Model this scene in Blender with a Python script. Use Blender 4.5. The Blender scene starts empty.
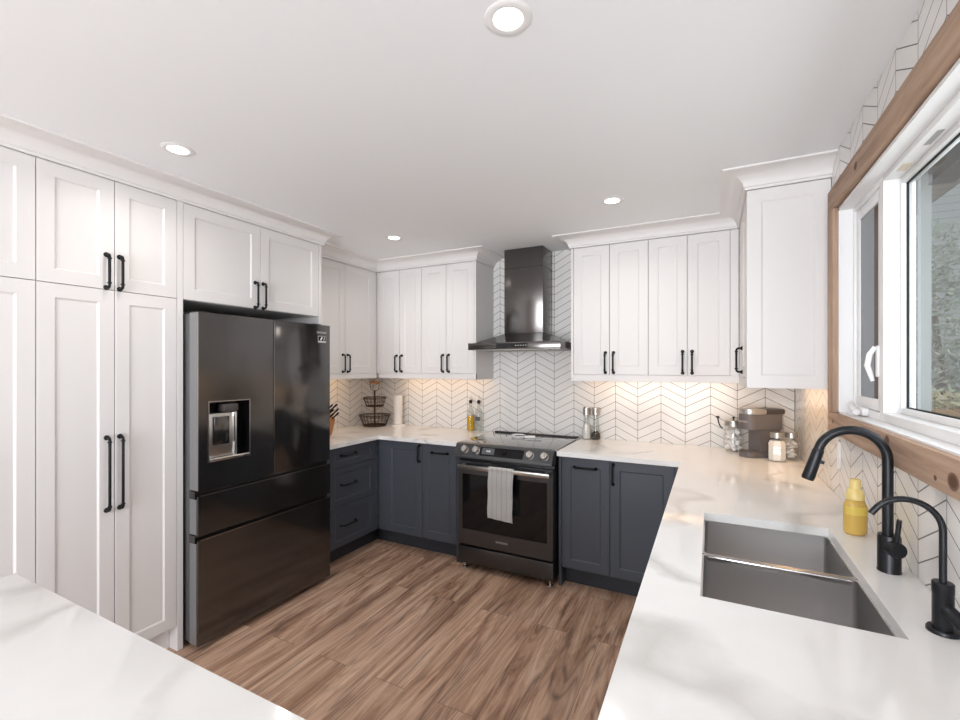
import bpy, bmesh, math, random
from math import sin, cos, pi, radians
from mathutils import Vector, Matrix
random.seed(7)
S = bpy.context.scene
COL = S.collection

# ------------------------------------------------------------------ camera
cd = bpy.data.cameras.new('camera'); cam = bpy.data.objects.new('camera', cd); COL.objects.link(cam)
cam.location = (0, 0, 1.475); cam.rotation_euler = (radians(90), 0, radians(27.194))
cd.sensor_width = 36; cd.lens = 449.2 / 960 * 36; cd.shift_y = 6.9 / 960; cd.clip_start = .02
S.camera = cam
# ------------------------------------------------------------------ world, exposure, large lights
W = bpy.data.worlds.new('world'); S.world = W; W.use_nodes = True
bg = W.node_tree.nodes['Background']; bg.inputs[0].default_value = (.80, .90, 1, 1); bg.inputs[1].default_value = 1.55
S.view_settings.view_transform = 'Standard'; S.view_settings.look = 'None'
S.view_settings.exposure = -0.04; S.view_settings.gamma = 1; S.view_settings.use_curve_mapping = False
S.cycles.max_bounces = 10; S.cycles.diffuse_bounces = 6; S.cycles.glossy_bounces = 4
S.cycles.transparent_max_bounces = 12; S.cycles.sample_clamp_indirect = 6

def area(name, loc, direction, sx, sy, power, color=(1, 1, 1)):
    l = bpy.data.lights.new(name, 'AREA'); l.shape = 'RECTANGLE'; l.size = sx; l.size_y = sy
    l.energy = power; l.color = color
    o = bpy.data.objects.new(name, l); COL.objects.link(o); o.location = loc
    o.rotation_euler = Vector(direction).to_track_quat('-Z', 'Z').to_euler()
    return o
# daylight through the big window over the sink; added fill lamp behind the camera
area('daylight_sink_window', (.80, 1.4, 1.72), (-1, 0, -.12), 1.5, .8, 15, (.93, .97, 1))
area('fill_rear', (-.75, -3.3, 1.25), (-.05, 1, .25), 2.3, 2.1, 265, (.945, .965, 1))  # unseen lamp added for broad fill

# ------------------------------------------------------------------ materials
def mat(name, color, rough=.5, metal=0, spec=.5, coat=0, emit=None, trans=0, ior=1.45):
    m = bpy.data.materials.new(name); m.use_nodes = True
    b = m.node_tree.nodes['Principled BSDF']
    b.inputs['Base Color'].default_value = (*color, 1); b.inputs['Roughness'].default_value = rough
    b.inputs['Metallic'].default_value = metal; b.inputs['Specular IOR Level'].default_value = spec
    b.inputs['Coat Weight'].default_value = coat; b.inputs['Transmission Weight'].default_value = trans
    b.inputs['IOR'].default_value = ior
    if emit:
        b.inputs['Emission Color'].default_value = (*emit[0], 1); b.inputs['Emission Strength'].default_value = emit[1]
    return m
class NT:
    """small node-tree builder"""
    def __init__(s, m): s.t = m.node_tree; s.b = s.t.nodes['Principled BSDF']
    def n(s, typ, **k):
        nd = s.t.nodes.new(typ)
        for a, v in k.items(): setattr(nd, a, v)
        return nd
    def put(s, sock, v):
        if isinstance(v, bpy.types.NodeSocket): s.t.links.new(v, sock)
        elif v is not None: sock.default_value = v
    def math(s, op, a, b=None, c=None):
        nd = s.n('ShaderNodeMath', operation=op)
        for i, v in enumerate((a, b, c)):
            if v is not None: s.put(nd.inputs[i], v)
        return nd.outputs[0]
    def coord(s): return s.n('ShaderNodeTexCoord').outputs['Object']
    def mapping(s, v, scale=(1, 1, 1), rot=(0, 0, 0), loc=(0, 0, 0)):
        nd = s.n('ShaderNodeMapping'); s.put(nd.inputs[0], v)
        nd.inputs['Scale'].default_value = scale; nd.inputs['Rotation'].default_value = rot; nd.inputs['Location'].default_value = loc
        return nd.outputs[0]
    def noise(s, v, scale, detail=3, rough=.5, dist=0):
        nd = s.n('ShaderNodeTexNoise'); s.put(nd.inputs['Vector'], v)
        nd.inputs['Scale'].default_value = scale; nd.inputs['Detail'].default_value = detail
        nd.inputs['Roughness'].default_value = rough; nd.inputs['Distortion'].default_value = dist
        return nd.outputs[0]
    def ramp(s, f, stops):
        nd = s.n('ShaderNodeValToRGB'); s.put(nd.inputs[0], f); e = nd.color_ramp.elements
        while len(e) < len(stops): e.new(.5)
        for x, (p, c) in zip(e, stops): x.position = p; x.color = (*c, 1) if len(c) == 3 else c
        return nd.outputs[0]
    def mix(s, f, a, b, mode='MIX'):
        nd = s.n('ShaderNodeMix', data_type='RGBA', blend_type=mode)
        s.put(nd.inputs[0], f)
        for i, v in ((6, a), (7, b)):
            s.put(nd.inputs[i], (*v, 1) if isinstance(v, tuple) and len(v) == 3 else v)
        return nd.outputs[2]
    def bump(s, h, strength=.2, dist=.01):
        nd = s.n('ShaderNodeBump'); nd.inputs['Strength'].default_value = strength; nd.inputs['Distance'].default_value = dist
        s.put(nd.inputs['Height'], h); s.put(s.b.inputs['Normal'], nd.outputs[0])
    def xyz(s, v):
        nd = s.n('ShaderNodeSeparateXYZ'); s.put(nd.inputs[0], v); return nd.outputs

M = {}
M['white'] = mat('white_cabinet_paint', (.765, .745, .735), .48)
M['crown'] = mat('white_crown_paint', (.79, .775, .765), .5)
M['ceiling'] = mat('ceiling_paint', (.865, .88, .895), .8)
M['plain_wall'] = mat('greige_wall_paint', (.50, .48, .455), .85)
M['navy'] = mat('slate_blue_paint', (.068, .077, .095), .42)
M['toe'] = mat('dark_toe_kick', (.035, .038, .046), .5)
M['black'] = mat('matte_black_metal', (.008, .008, .009), .45, 0, .3)
M['faucet'] = mat('satin_black_faucet', (.016, .017, .02), .33, .4)
M['blackplastic'] = mat('black_plastic', (.010, .010, .011), .45)
M['blackglass'] = mat('black_glass', (.005, .005, .006), .06, 0, .4)
M['cooktop'] = mat('cooktop_glass', (.05, .05, .052), .03, 0, 1.0, 1.0, ior=2.2)
M['darkgap'] = mat('dark_gasket', (.012, .012, .012), .7)
M['chrome'] = mat('polished_steel', (.75, .74, .73), .15, 1)
M['brushed'] = mat('brushed_nickel', (.55, .53, .50), .3, 1)
M['silver'] = mat('silver_plastic', (.50, .48, .46), .3, .8)
M['vinyl'] = mat('white_vinyl', (.86, .86, .86), .35)
M['liner'] = mat('white_jamb_liner', (.84, .84, .84), .55)
M['led'] = mat('lamp_lens', (1, 1, 1), .5, emit=((1, .95, .88), 6))
M['strip'] = mat('led_strip_lens', (1, .9, .75), .5, emit=((1, .60, .28), 1.5))
M['lightring'] = mat('light_trim_white', (.82, .82, .82), .4)
M['keurig'] = mat('warm_grey_plastic', (.135, .122, .121), .42)
M['keurigdark'] = mat('dark_grey_plastic', (.07, .06, .058), .35)
M['sugar'] = mat('white_sugar', (.80, .77, .72), .9)
M['pod'] = mat('white_pod', (.84, .83, .82), .6)
M['oil'] = mat('golden_oil', (.62, .36, .01), .12, 0, .5)
M['salt'] = mat('salt', (.80, .78, .75), .9)
M['pepper'] = mat('peppercorns', (.045, .03, .022), .8)
M['paper'] = mat('paper_towel', (.82, .80, .77), .95)
M['linen'] = mat('white_linen', (.74, .72, .70), .95)
M['ceramic'] = mat('white_ceramic', (.84, .83, .82), .15)
M['wire'] = mat('dark_bronze_wire', (.055, .032, .022), .45, .5)
M['orangewood'] = mat('orange_wood', (.45, .20, .065), .5)
M['yellowcap'] = mat('yellow_plastic', (.80, .63, .24), .35)
M['yellowsoap'] = mat('amber_soap', (.62, .41, .10), .12)
M['labelyellow'] = mat('yellow_label', (.70, .52, .10), .5)
M['text'] = mat('silver_lettering', (.62, .61, .60), .4, .2)
M['display'] = mat('display_glass', (.10, .105, .115), .12)
M['disptext'] = mat('display_digits', (.6, .62, .65), .5, emit=((.7, .75, .8), .6))
M['sticker'] = mat('beige_sticker', (.66, .58, .46), .7)
M['stickergrey'] = mat('grey_sticker', (.36, .36, .35), .6)
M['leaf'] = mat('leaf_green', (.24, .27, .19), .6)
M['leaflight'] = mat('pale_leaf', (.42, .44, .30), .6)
M['bark'] = mat('bark', (.16, .12, .09), .9)
M['fascia'] = mat('dark_fascia', (.05, .043, .037), .7)
M['planterwood'] = mat('planter_wood', (.30, .19, .10), .8)
M['reflectionpost'] = mat('pale_post', (.55, .57, .55), .7)
M['ground'] = mat('lawn', (.16, .20, .10), .95)

def thin_glass(name, tint, refl=1.0, ior=1.45):
    m = bpy.data.materials.new(name); m.use_nodes = True; t = m.node_tree; t.nodes.clear()
    o = t.nodes.new('ShaderNodeOutputMaterial'); mx = t.nodes.new('ShaderNodeMixShader')
    tr = t.nodes.new('ShaderNodeBsdfTransparent'); gl = t.nodes.new('ShaderNodeBsdfGlossy'); fr = t.nodes.new('ShaderNodeFresnel')
    fr.inputs['IOR'].default_value = ior; tr.inputs[0].default_value = (*tint, 1); gl.inputs['Roughness'].default_value = .02
    gl.inputs[0].default_value = (refl, refl, refl, 1)
    ge = t.nodes.new('ShaderNodeNewGeometry'); ma = t.nodes.new('ShaderNodeMath'); ma.operation = 'MULTIPLY'; mb = t.nodes.new('ShaderNodeMath'); mb.operation = 'SUBTRACT'; mb.inputs[0].default_value = 1
    t.links.new(ge.outputs['Backfacing'], mb.inputs[1]); t.links.new(fr.outputs[0], ma.inputs[0]); t.links.new(mb.outputs[0], ma.inputs[1])
    t.links.new(ma.outputs[0], mx.inputs[0]); t.links.new(tr.outputs[0], mx.inputs[1]); t.links.new(gl.outputs[0], mx.inputs[2])
    t.links.new(mx.outputs[0], o.inputs[0])
    return m
M['pane'] = thin_glass('window_pane_glass', (.87, .875, .88))
M['screen'] = thin_glass('insect_screened_glass', (.22, .24, .27))
M['bottleglass'] = thin_glass('bottle_glass', (.86, .88, .87), 1.0, 1.5)
M['jarglass'] = thin_glass('jar_glass', (.94, .945, .945), 1.0, 1.5)

# black stainless with vertical brush grain
def black_steel(name, c, rough, axis):
    m = mat(name, c, rough, .92); k = NT(m)
    sc = {'z': (160, 160, 3), 'h': (2, 2, 320)}[axis]
    f = k.noise(k.mapping(k.coord(), sc), 1, 2)
    k.put(k.b.inputs['Roughness'], k.math('MULTIPLY_ADD', f, .05, rough - .025))
    return m
M['bsteel'] = black_steel('black_stainless', (.124, .119, .117), .14, 'h')
M['rsteel'] = black_steel('range_black_stainless', (.098, .101, .106), .30, 'h')
M['hoodsteel'] = black_steel('hood_black_stainless', (.15, .14, .135), .18, 'h')
M['sinksteel'] = mat('sink_stainless', (.56, .55, .545), .30, 1)
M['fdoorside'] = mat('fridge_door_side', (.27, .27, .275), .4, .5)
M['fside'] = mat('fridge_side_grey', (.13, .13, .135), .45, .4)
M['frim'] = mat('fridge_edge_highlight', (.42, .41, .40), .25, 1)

# chevron tile
def chevron(name, axis, valley, z0):
    m = mat(name, (.80, .785, .765), .16); k = NT(m)
    c = k.xyz(k.coord()); u = c[0] if axis == 'x' else c[1]
    w, s, p = .1627, .086, .0628
    uu = k.math('SUBTRACT', u, valley)
    tri = k.math('DIVIDE', k.math('PINGPONG', uu, w), w)
    zz = k.math('SUBTRACT', k.math('SUBTRACT', c[2], z0), k.math('MULTIPLY', tri, s))
    def line(v, period, half):
        md = k.math('MODULO', k.math('ADD', v, period * 100.5), period)
        d = k.math('ABSOLUTE', k.math('SUBTRACT', md, period * .5))
        return k.math('LESS_THAN', d, half)
    g = k.math('MAXIMUM', line(zz, p, .0020), line(uu, w, .0015))
    k.put(k.b.inputs['Base Color'], k.mix(g, (.80, .785, .765), (.17, .165, .16)))
    k.put(k.b.inputs['Roughness'], k.math('MULTIPLY_ADD', g, .6, .16))
    k.bump(k.math('SUBTRACT', 1, g), .35, .002)
    return m
M['tile_back'] = chevron('chevron_tile', 'x', -1.465, 1.436)
M['tile_right'] = chevron('chevron_tile_side', 'y', 1.594, 1.0785)

# quartz
m = M['quartz'] = mat('white_quartz', (.82, .82, .81), .09, 0, .5); k = NT(m)
co = k.coord()
wob = k.n('ShaderNodeVectorMath', operation='ADD'); k.put(wob.inputs[0], co)
nz = k.n('ShaderNodeTexNoise'); k.put(nz.inputs['Vector'], co); nz.inputs['Scale'].default_value = 3.2; nz.inputs['Detail'].default_value = 5
sub = k.n('ShaderNodeVectorMath', operation='MULTIPLY_ADD'); k.put(sub.inputs[0], nz.outputs['Color']); sub.inputs[1].default_value = (.32, .32, .32); sub.inputs[2].default_value = (-.16, -.16, -.16)
k.put(wob.inputs[1], sub.outputs[0])
big = k.noise(k.mapping(wob.outputs[0], (1, .75, 1), (0, 0, .5)), 1.75, 1, .4)
vein = k.math('SUBTRACT', 1, k.math('MULTIPLY', k.math('ABSOLUTE', k.math('SUBTRACT', big, .5)), 27))
vein = k.math('MAXIMUM', vein, 0)
patch = k.noise(co, 2.3, 2)
vein = k.math('MULTIPLY', vein, k.ramp(patch, [(.36, (0, 0, 0)), (.52, (1, 1, 1))]))
cloud = k.noise(co, 5, 4, .6)
basec = k.ramp(cloud, [(.3, (.80, .795, .785)), (.7, (.835, .833, .828))])
k.put(k.b.inputs['Base Color'], k.mix(k.math('MULTIPLY', vein, .85), basec, (.56, .55, .53)))

# floor planks, running along Y
m = M['floor'] = mat('oak_vinyl_plank', (.3, .18, .12), .42); k = NT(m)
co = k.coord()
rv = k.mapping(co, rot=(0, 0, radians(90)))
br = k.n('ShaderNodeTexBrick'); k.put(br.inputs['Vector'], rv)
br.offset = .37; br.offset_frequency = 2
for nm, v in (('Scale', 1), ('Mortar Size', .0012), ('Mortar Smooth', .1), ('Bias', 0), ('Brick Width', 1.22), ('Row Height', .178)):
    br.inputs[nm].default_value = v
br.inputs['Color1'].default_value = (0, 0, 0, 1); br.inputs['Color2'].default_value = (1, 1, 1, 1); br.inputs['Mortar'].default_value = (.5, .5, .5, 1)
tone = k.math('MULTIPLY', br.outputs['Color'], 1.0)
off = k.n('ShaderNodeCombineXYZ'); k.put(off.inputs[0], k.math('MULTIPLY', tone, 9.3)); k.put(off.inputs[1], k.math('MULTIPLY', tone, 5.7))
va = k.n('ShaderNodeVectorMath', operation='ADD'); k.put(va.inputs[0], co); k.put(va.inputs[1], off.outputs[0])
grain = k.noise(k.mapping(va.outputs[0], (10, .75, 1)), 1, 7, .72, 2.2)
fine = k.noise(k.mapping(va.outputs[0], (170, 5, 1)), 1, 3, .6)
low = k.noise(k.mapping(va.outputs[0], (7, .62, 1)), 1, 1.5, .5, .35)
cath = k.math('MULTIPLY', k.math('ABSOLUTE', k.math('SUBTRACT', k.math('FRACT', k.math('MULTIPLY', low, 17)), .5)), 2)
blotch = k.noise(k.mapping(va.outputs[0], (8, 1.0, 1)), 1, 4, .6, .8)
c0 = k.ramp(grain, [(.34, (.17, .080, .048)), (.44, (.44, .255, .165)), (.54, (.64, .425, .30)), (.68, (.80, .60, .46))])
bl = k.ramp(blotch, [(.50, (0, 0, 0)), (.66, (1, 1, 1))])
lines = k.ramp(cath, [(.45, (0, 0, 0)), (.95, (1, 1, 1))])
c1 = k.mix(k.math('MULTIPLY', bl, .6), c0, (.24, .12, .073))
c2 = k.mix(k.math('MULTIPLY', k.math('MULTIPLY', lines, k.math('MULTIPLY_ADD', bl, .70, .20)), .95), c1, (.085, .045, .03))
c3 = k.mix(k.math('MULTIPLY', fine, .22), c2, (.72, .55, .43))
c4 = k.mix(.55, c3, k.ramp(tone, [(0, (.60, .54, .50)), (.5, (.88, .85, .84)), (1, (1, 1, 1))]), 'MULTIPLY')
c5 = k.mix(k.math('MULTIPLY', br.outputs['Fac'], .8), c4, (.09, .055, .04))
k.put(k.b.inputs['Base Color'], c5)
k.put(k.b.inputs['Roughness'], k.math('MULTIPLY_ADD', grain, .2, .32))
k.bump(fine, .12, .003)

# rough lumber with knots
def lumber(name, scale, knots):
    m = mat(name, (.33, .2, .12), .75); k = NT(m); co = k.coord()
    g = k.noise(k.mapping(co, scale), 1, 5, .6, .8)
    c = k.ramp(g, [(.3, (.26, .16, .11)), (.5, (.44, .29, .20)), (.72, (.56, .40, .295))])
    b = k.noise(co, 5, 3)
    c = k.mix(k.math('MULTIPLY', b, .45), c, (.37, .26, .19))
    for p, r in knots:
        d = k.n('ShaderNodeVectorMath', operation='DISTANCE'); k.put(d.inputs[0], k.mapping(co, (1, .75, 1))); d.inputs[1].default_value = (p[0], p[1] * .75, p[2])
        f = k.ramp(k.math('DIVIDE', d.outputs['Value'], r), [(.5, (1, 1, 1)), (.85, (.75, .75, .75)), (1, (0, 0, 0))])
        c = k.mix(f, c, (.115, .05, .028))
    k.put(k.b.inputs['Base Color'], c); k.bump(g, .5, .004)
    return m
M['beam'] = lumber('rough_lumber', (25, 2.2, 25), [((.455, 1.70, 1.262), .016), ((.455, 1.30, 1.232), .021), ((.455, 2.02, 2.185), .016), ((.455, 2.35, 1.247), .010), ((.455, 1.385, 1.222), .007)])
M['post'] = lumber('rough_lumber_upright', (25, 25, 2.2), [])

# towel stripes
m = M['towel'] = mat('striped_linen', (.74, .71, .68), .95); k = NT(m); c = k.xyz(k.coord())
md = k.math('MODULO', k.math('ADD', c[0], 10), .036)
st = k.math('LESS_THAN', k.math('ABSOLUTE', k.math('SUBTRACT', md, .018)), .0022)
k.put(k.b.inputs['Base Color'], k.mix(st, (.86, .84, .82), (.68, .65, .62)))
# siding outside
m = M['siding'] = mat('grey_siding', (.36, .37, .36), .8); k = NT(m); c = k.xyz(k.coord())
md = k.math('MODULO', k.math('ADD', c[2], 10), .15)
k.put(k.b.inputs['Base Color'], k.mix(k.math('LESS_THAN', md, .012), (.36, .37, .34), (.21, .21, .20)))
m = M['soffit'] = mat('soffit_boards', (.34, .32, .28), .8); k = NT(m); c = k.xyz(k.coord())
md = k.math('MODULO', k.math('ADD', c[1], 10), .12)
k.put(k.b.inputs['Base Color'], k.mix(k.math('LESS_THAN', md, .01), (.26, .23, .19), (.12, .11, .10)))

# ------------------------------------------------------------------ mesh helpers
def box(bm, x0, x1, y0, y1, z0, z1, bev=0, seg=2):
    x0, x1 = min(x0, x1), max(x0, x1); y0, y1 = min(y0, y1), max(y0, y1); z0, z1 = min(z0, z1), max(z0, z1)
    v = [bm.verts.new((x, y, z)) for z in (z0, z1) for y in (y0, y1) for x in (x0, x1)]
    fs = [bm.faces.new([v[i] for i in q]) for q in ((0, 2, 3, 1), (4, 5, 7, 6), (0, 1, 5, 4), (2, 6, 7, 3), (0, 4, 6, 2), (1, 3, 7, 5))]
    if bev:
        es = list({e for f in fs for e in f.edges})
        bmesh.ops.bevel(bm, geom=es, offset=bev, segments=seg, affect='EDGES', profile=.5)
    return bm
def B(*a, **k): return box(bmesh.new(), *a, **k)
def ring(bm, c, n, r, seg, ref=None, sy=1):
    n = Vector(n).normalized()
    a = ref if ref is not None else n.orthogonal()
    a = (a - n * a.dot(n)).normalized(); b = n.cross(a)
    return [bm.verts.new(Vector(c) + a * r * cos(2 * pi * i / seg) + b * r * sy * sin(2 * pi * i / seg)) for i in range(seg)], a
def tube(bm, pts, r, seg=12, closed=False):
    pts = [Vector(p) for p in pts]; n = len(pts)
    rs = r if isinstance(r, (list, tuple)) else [r] * n
    rings = []; ref = None
    for i in range(n):
        if closed: d = (pts[(i + 1) % n] - pts[i - 1])
        elif i == 0: d = pts[1] - pts[0]
        elif i == n - 1: d = pts[-1] - pts[-2]
        else: d = (pts[i + 1] - pts[i]).normalized() + (pts[i] - pts[i - 1]).normalized()
        rg, ref = ring(bm, pts[i], d, rs[i], seg, ref); rings.append(rg)
    m = n if closed else n - 1
    for i in range(m):
        A, Bq = rings[i], rings[(i + 1) % n]
        for j in range(seg):
            bm.faces.new((A[j], A[(j + 1) % seg], Bq[(j + 1) % seg], Bq[j]))
    if not closed:
        bm.faces.new(rings[0][::-1]); bm.faces.new(rings[-1])
    return bm
def lathe(bm, prof, c=(0, 0, 0), seg=28, mtx=None, sx=1, sy=1):
    rings = []
    for r, z in prof:
        rg = []
        for i in range(seg if r > 1e-6 else 1):
            p = Vector((c[0] + sx * r * cos(2 * pi * i / seg), c[1] + sy * r * sin(2 * pi * i / seg), c[2] + z))
            rg.append(bm.verts.new(mtx @ p if mtx else p))
        rings.append(rg)
    for A, Bq in zip(rings, rings[1:]):
        for j in range(seg):
            q = [A[j % len(A)], A[(j + 1) % len(A)], Bq[(j + 1) % len(Bq)], Bq[j % len(Bq)]]
            q = [v for i, v in enumerate(q) if v not in q[:i]]
            if len(q) > 2: bm.faces.new(q)
    if len(rings[0]) > 1: bm.faces.new(rings[0][::-1])
    if len(rings[-1]) > 1: bm.faces.new(rings[-1])
    return bm
def prism(bm, poly, z0, z1, axis='z', bev=0):
    def P(a, b, c): return {'z': (a, b, c), 'x': (c, a, b), 'y': (a, c, b)}[axis]
    A = [bm.verts.new(P(a, b, z0)) for a, b in poly]; Bq = [bm.verts.new(P(a, b, z1)) for a, b in poly]
    n = len(poly); fs = [bm.faces.new(A[::-1]), bm.faces.new(Bq)]
    for i in range(n): fs.append(bm.faces.new((A[i], A[(i + 1) % n], Bq[(i + 1) % n], Bq[i])))
    if bev: bmesh.ops.bevel(bm, geom=list({e for f in fs for e in f.edges}), offset=bev, segments=2, affect='EDGES')
    return bm
def sweep(bm, path, prof):
    """prof: (outward offset, z); outward is to the right of the path"""
    path = [Vector((p[0], p[1])) for p in path]; n = len(path); rows = []
    for i in range(n):
        d0 = (path[i] - path[i - 1]).normalized() if i else None
        d1 = (path[i + 1] - path[i]).normalized() if i < n - 1 else None
        n0 = Vector((d0.y, -d0.x)) if d0 else None; n1 = Vector((d1.y, -d1.x)) if d1 else None
        if n0 and n1:
            mdir = (n0 + n1).normalized(); mdir = mdir / max(.2, mdir.dot(n1))
        else: mdir = n0 or n1
        rows.append([bm.verts.new((path[i].x + mdir.x * o, path[i].y + mdir.y * o, z)) for o, z in prof])
    k = len(prof)
    for A, Bq in zip(rows, rows[1:]):
        for j in range(k): bm.faces.new((A[j], A[(j + 1) % k], Bq[(j + 1) % k], Bq[j]))
    bm.faces.new(rows[0][::-1]); bm.faces.new(rows[-1])
    return bm
def obj(name, bm, m, parent=None, label=None, loc=None, angle=35, kind=None):
    bmesh.ops.recalc_face_normals(bm, faces=bm.faces[:])
    me = bpy.data.meshes.new(name); bm.to_mesh(me); bm.free()
    for p in me.polygons: p.use_smooth = True
    me.set_sharp_from_angle(angle=radians(angle))
    me.materials.append(M[m] if isinstance(m, str) else m)
    o = bpy.data.objects.new(name, me); COL.objects.link(o)
    if parent: o.parent = parent
    if loc: o.location = loc
    if label: o['label'] = label
    if kind: o['kind'] = kind
    return o
def tag(o, label, cat, group=None):
    o['label'] = label; o['category'] = cat
    if group: o['group'] = group
    return o
def thing(name, label, cat, loc=(0, 0, 0), rotz=0, group=None):
    o = bpy.data.objects.new(name, None); COL.objects.link(o); o.empty_display_size = .1
    o.location = loc; o.rotation_euler = (0, 0, rotz)
    return tag(o, label, cat, group)
def struct(name, bm, m, parent=None):
    o = obj(name, bm, m, parent)
    if not parent: o['kind'] = 'structure'
    return o
def copy_thing(o, loc, rotz, label, parent=None):
    c = o.copy(); COL.objects.link(c)
    if parent: c.parent = parent
    else:
        c.location = loc; c.rotation_euler = (0, 0, rotz); c['label'] = label
    for ch in list(o.children): copy_thing(ch, None, None, None, c)
    return c
def text(s, size, m, parent, name, mtx, extrude=.0006):
    cu = bpy.data.curves.new('lettering', 'FONT'); cu.body = s; cu.size = size; cu.align_x = 'CENTER'; cu.align_y = 'CENTER'; cu.extrude = extrude
    t = bpy.data.objects.new('lettering', cu); COL.objects.link(t)
    dg = bpy.context.evaluated_depsgraph_get(); me = bpy.data.meshes.new_from_object(t.evaluated_get(dg))
    bpy.data.objects.remove(t); bpy.data.curves.remove(cu)
    me.transform(mtx); me.materials.append(M[m])
    o = bpy.data.objects.new(name, me); COL.objects.link(o); o.parent = parent
    return o
FRONT = Matrix.Rotation(radians(90), 4, 'X')      # text facing local -Y
def TM(x, y, z): return Matrix.Translation((x, y, z)) @ FRONT

# ------------------------------------------------------------------ room
ZC, XL, XR, YB, YF = 2.42, -3.045, .49, 3.55, -3.0
struct('floor', B(XL - .15, XR + .15, YF - .15, YB + .15, -.1, 0), 'floor')
struct('ceiling', B(XL - .15, XR + .15, YF - .15, YB + .15, ZC, ZC + .1), 'ceiling')
struct('wall_left', B(XL - .15, XL, YF - .15, YB + .15, 0, ZC), 'plain_wall')
struct('wall_back', B(XL, XR, YB, YB + .15, 0, ZC), 'tile_back')
WY0, WY1, WZ0, WZ1 = .62, 2.357, 1.276, 2.137     # window opening
bm = bmesh.new()
box(bm, XR, XR + .15, YF - .15, WY0, 0, ZC); box(bm, XR, XR + .15, WY1, YB + .15, 0, ZC)
box(bm, XR, XR + .15, WY0, WY1, 0, WZ0); box(bm, XR, XR + .15, WY0, WY1, WZ1, ZC)
struct('wall_right', bm, 'tile_right')
bm = bmesh.new()
box(bm, XL, -2.0, YF - .15, YF, 0, ZC); box(bm, .4, XR, YF - .15, YF, 0, ZC)
box(bm, -2.0, .4, YF - .15, YF, 2.3, ZC); box(bm, -2.0, .4, YF - .15, YF, 0, .12)
struct('wall_front', bm, 'plain_wall')
bm = bmesh.new()
for x in (-2.0, -.83, .34): box(bm, x, x + .06, YF - .1, YF - .04, .12, 2.3)
box(bm, -2.0, .4, YF - .1, YF - .04, .12, .18); box(bm, -2.0, .4, YF - .1, YF - .04, 2.24, 2.3)
w3 = struct('added_window', bm, 'vinyl')  # unseen window added as an opening for the rear fill lamp
obj('pane', B(-1.94, .34, YF - .075, YF - .068, .18, 2.24), 'pane', w3)

struct('trim_9', B(XL + .0005, XL + .006, 2.33, YB - .001, .915, 1.44), 'tile_right')   # tiled splash on the left wall
# crown mouldings (cove)
prof = [(0, 2.337), (.010, 2.337), (.010, 2.347), (.014, 2.350)]
for i in range(11):
    t = i / 10 * pi / 2
    prof.append((.016 + .088 * (1 - cos(t)), 2.351 + .060 * sin(t)))
prof += [(.108, 2.412), (.108, ZC), (0, ZC)]
bm = sweep(bmesh.new(), [(-2.46, -.6), (-2.46, 2.325), (-2.715, 2.325), (-2.715, 3.22), (-1.691, 3.22), (-1.691, YB)], prof)
struct('trim_1', bm, 'crown')
bm = sweep(bmesh.new(), [(-.908, YB), (-.908, 3.22), (.157, 3.22), (.157, 2.55), (XR, 2.55)], prof)
struct('trim_2', bm, 'crown')

# ------------------------------------------------------------------ lumber window surround and windows
XT = .455
struct('trim_3', B(XT, XR, .50, 2.449, 2.143, 2.234, bev=.004), 'beam')      # head
struct('trim_4', B(XT, XR, .50, 2.449, 1.196, 1.282, bev=.004), 'beam')      # below the sill
struct('trim_5', B(XT, XR, 2.357, 2.449, 1.282, 2.143, bev=.004), 'post')    # left upright
struct('trim_6', B(XT, XR, .50, .60, 1.282, 2.143, bev=.004), 'post')
XFm = .52                                          # front plane of the vinyl frames
bm = bmesh.new(); t = .012
box(bm, .474, .60, WY1 - t, WY1, WZ0, WZ1); box(bm, .474, .60, WY0, WY0 + t, WZ0, WZ1)
box(bm, .474, .60, WY0, WY1, WZ1 - t, WZ1); box(bm, .474, .60, WY0, WY1, WZ0, WZ0 + t)
struct('trim_7', bm, 'liner')

def casement(name, y0, y1, hinge_far, parts):
    z0, z1 = WZ0 + t, WZ1 - t
    bm = bmesh.new(); f = .020
    box(bm, XFm, .60, y0, y0 + f, z0, z1, .002); box(bm, XFm, .60, y1 - f, y1, z0, z1, .002)
    box(bm, XFm, .60, y0 + f, y1 - f, z0, z0 + .028, .002); box(bm, XFm, .60, y0 + f, y1 - f, z1 - .02, z1, .002)
    w = struct(name, bm, 'vinyl')
    bm = bmesh.new(); a0, a1, b0, b1 = y0 + f + .002, y1 - f - .002, z0 + .030, z1 - .022
    s = .042
    box(bm, .526, .575, a0, a0 + s, b0, b1, .006); box(bm, .526, .575, a1 - s, a1, b0, b1, .006)
    box(bm, .526, .575, a0 + s, a1 - s, b0, b0 + s, .004); box(bm, .526, .575, a0 + s, a1 - s, b1 - s, b1, .004)
    obj('sash', bm, 'vinyl', w)
    obj('pane', B(.531, .536, a0 + s, a1 - s, b0 + s, b1 - s), 'screen', w)
    if parts:
        bm = bmesh.new(); yl = a0 + .016        # lever lock on the sash
        box(bm, .515, .527, yl - .012, yl + .012, 1.44, 1.55, .004)
        tube(bm, [(.512, yl, 1.545), (.498, yl + .004, 1.52), (.492, yl + .006, 1.48), (.500, yl + .004, 1.45), (.506, yl + .002, 1.425)], [.007, .009, .009, .008, .006], 10)
        obj('lock_lever', bm, 'vinyl', w)
        bm = bmesh.new(); yc = (y0 + y1) / 2 + .03
        box(bm, .500, .524, yc - .06, yc + .06, 1.292, 1.322, .008)
        tube(bm, [(.506, yc + .035, 1.316), (.486, yc + .025, 1.330), (.480, yc - .02, 1.322), (.484, yc - .065, 1.306)], [.012, .010, .010, .011], 10)
        obj('crank_handle', bm, 'vinyl', w)
    return w
casement('window_1', 1.995, WY1 - t, True, True)
casement('window_2', WY0 + t, .98, False, False)
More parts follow.
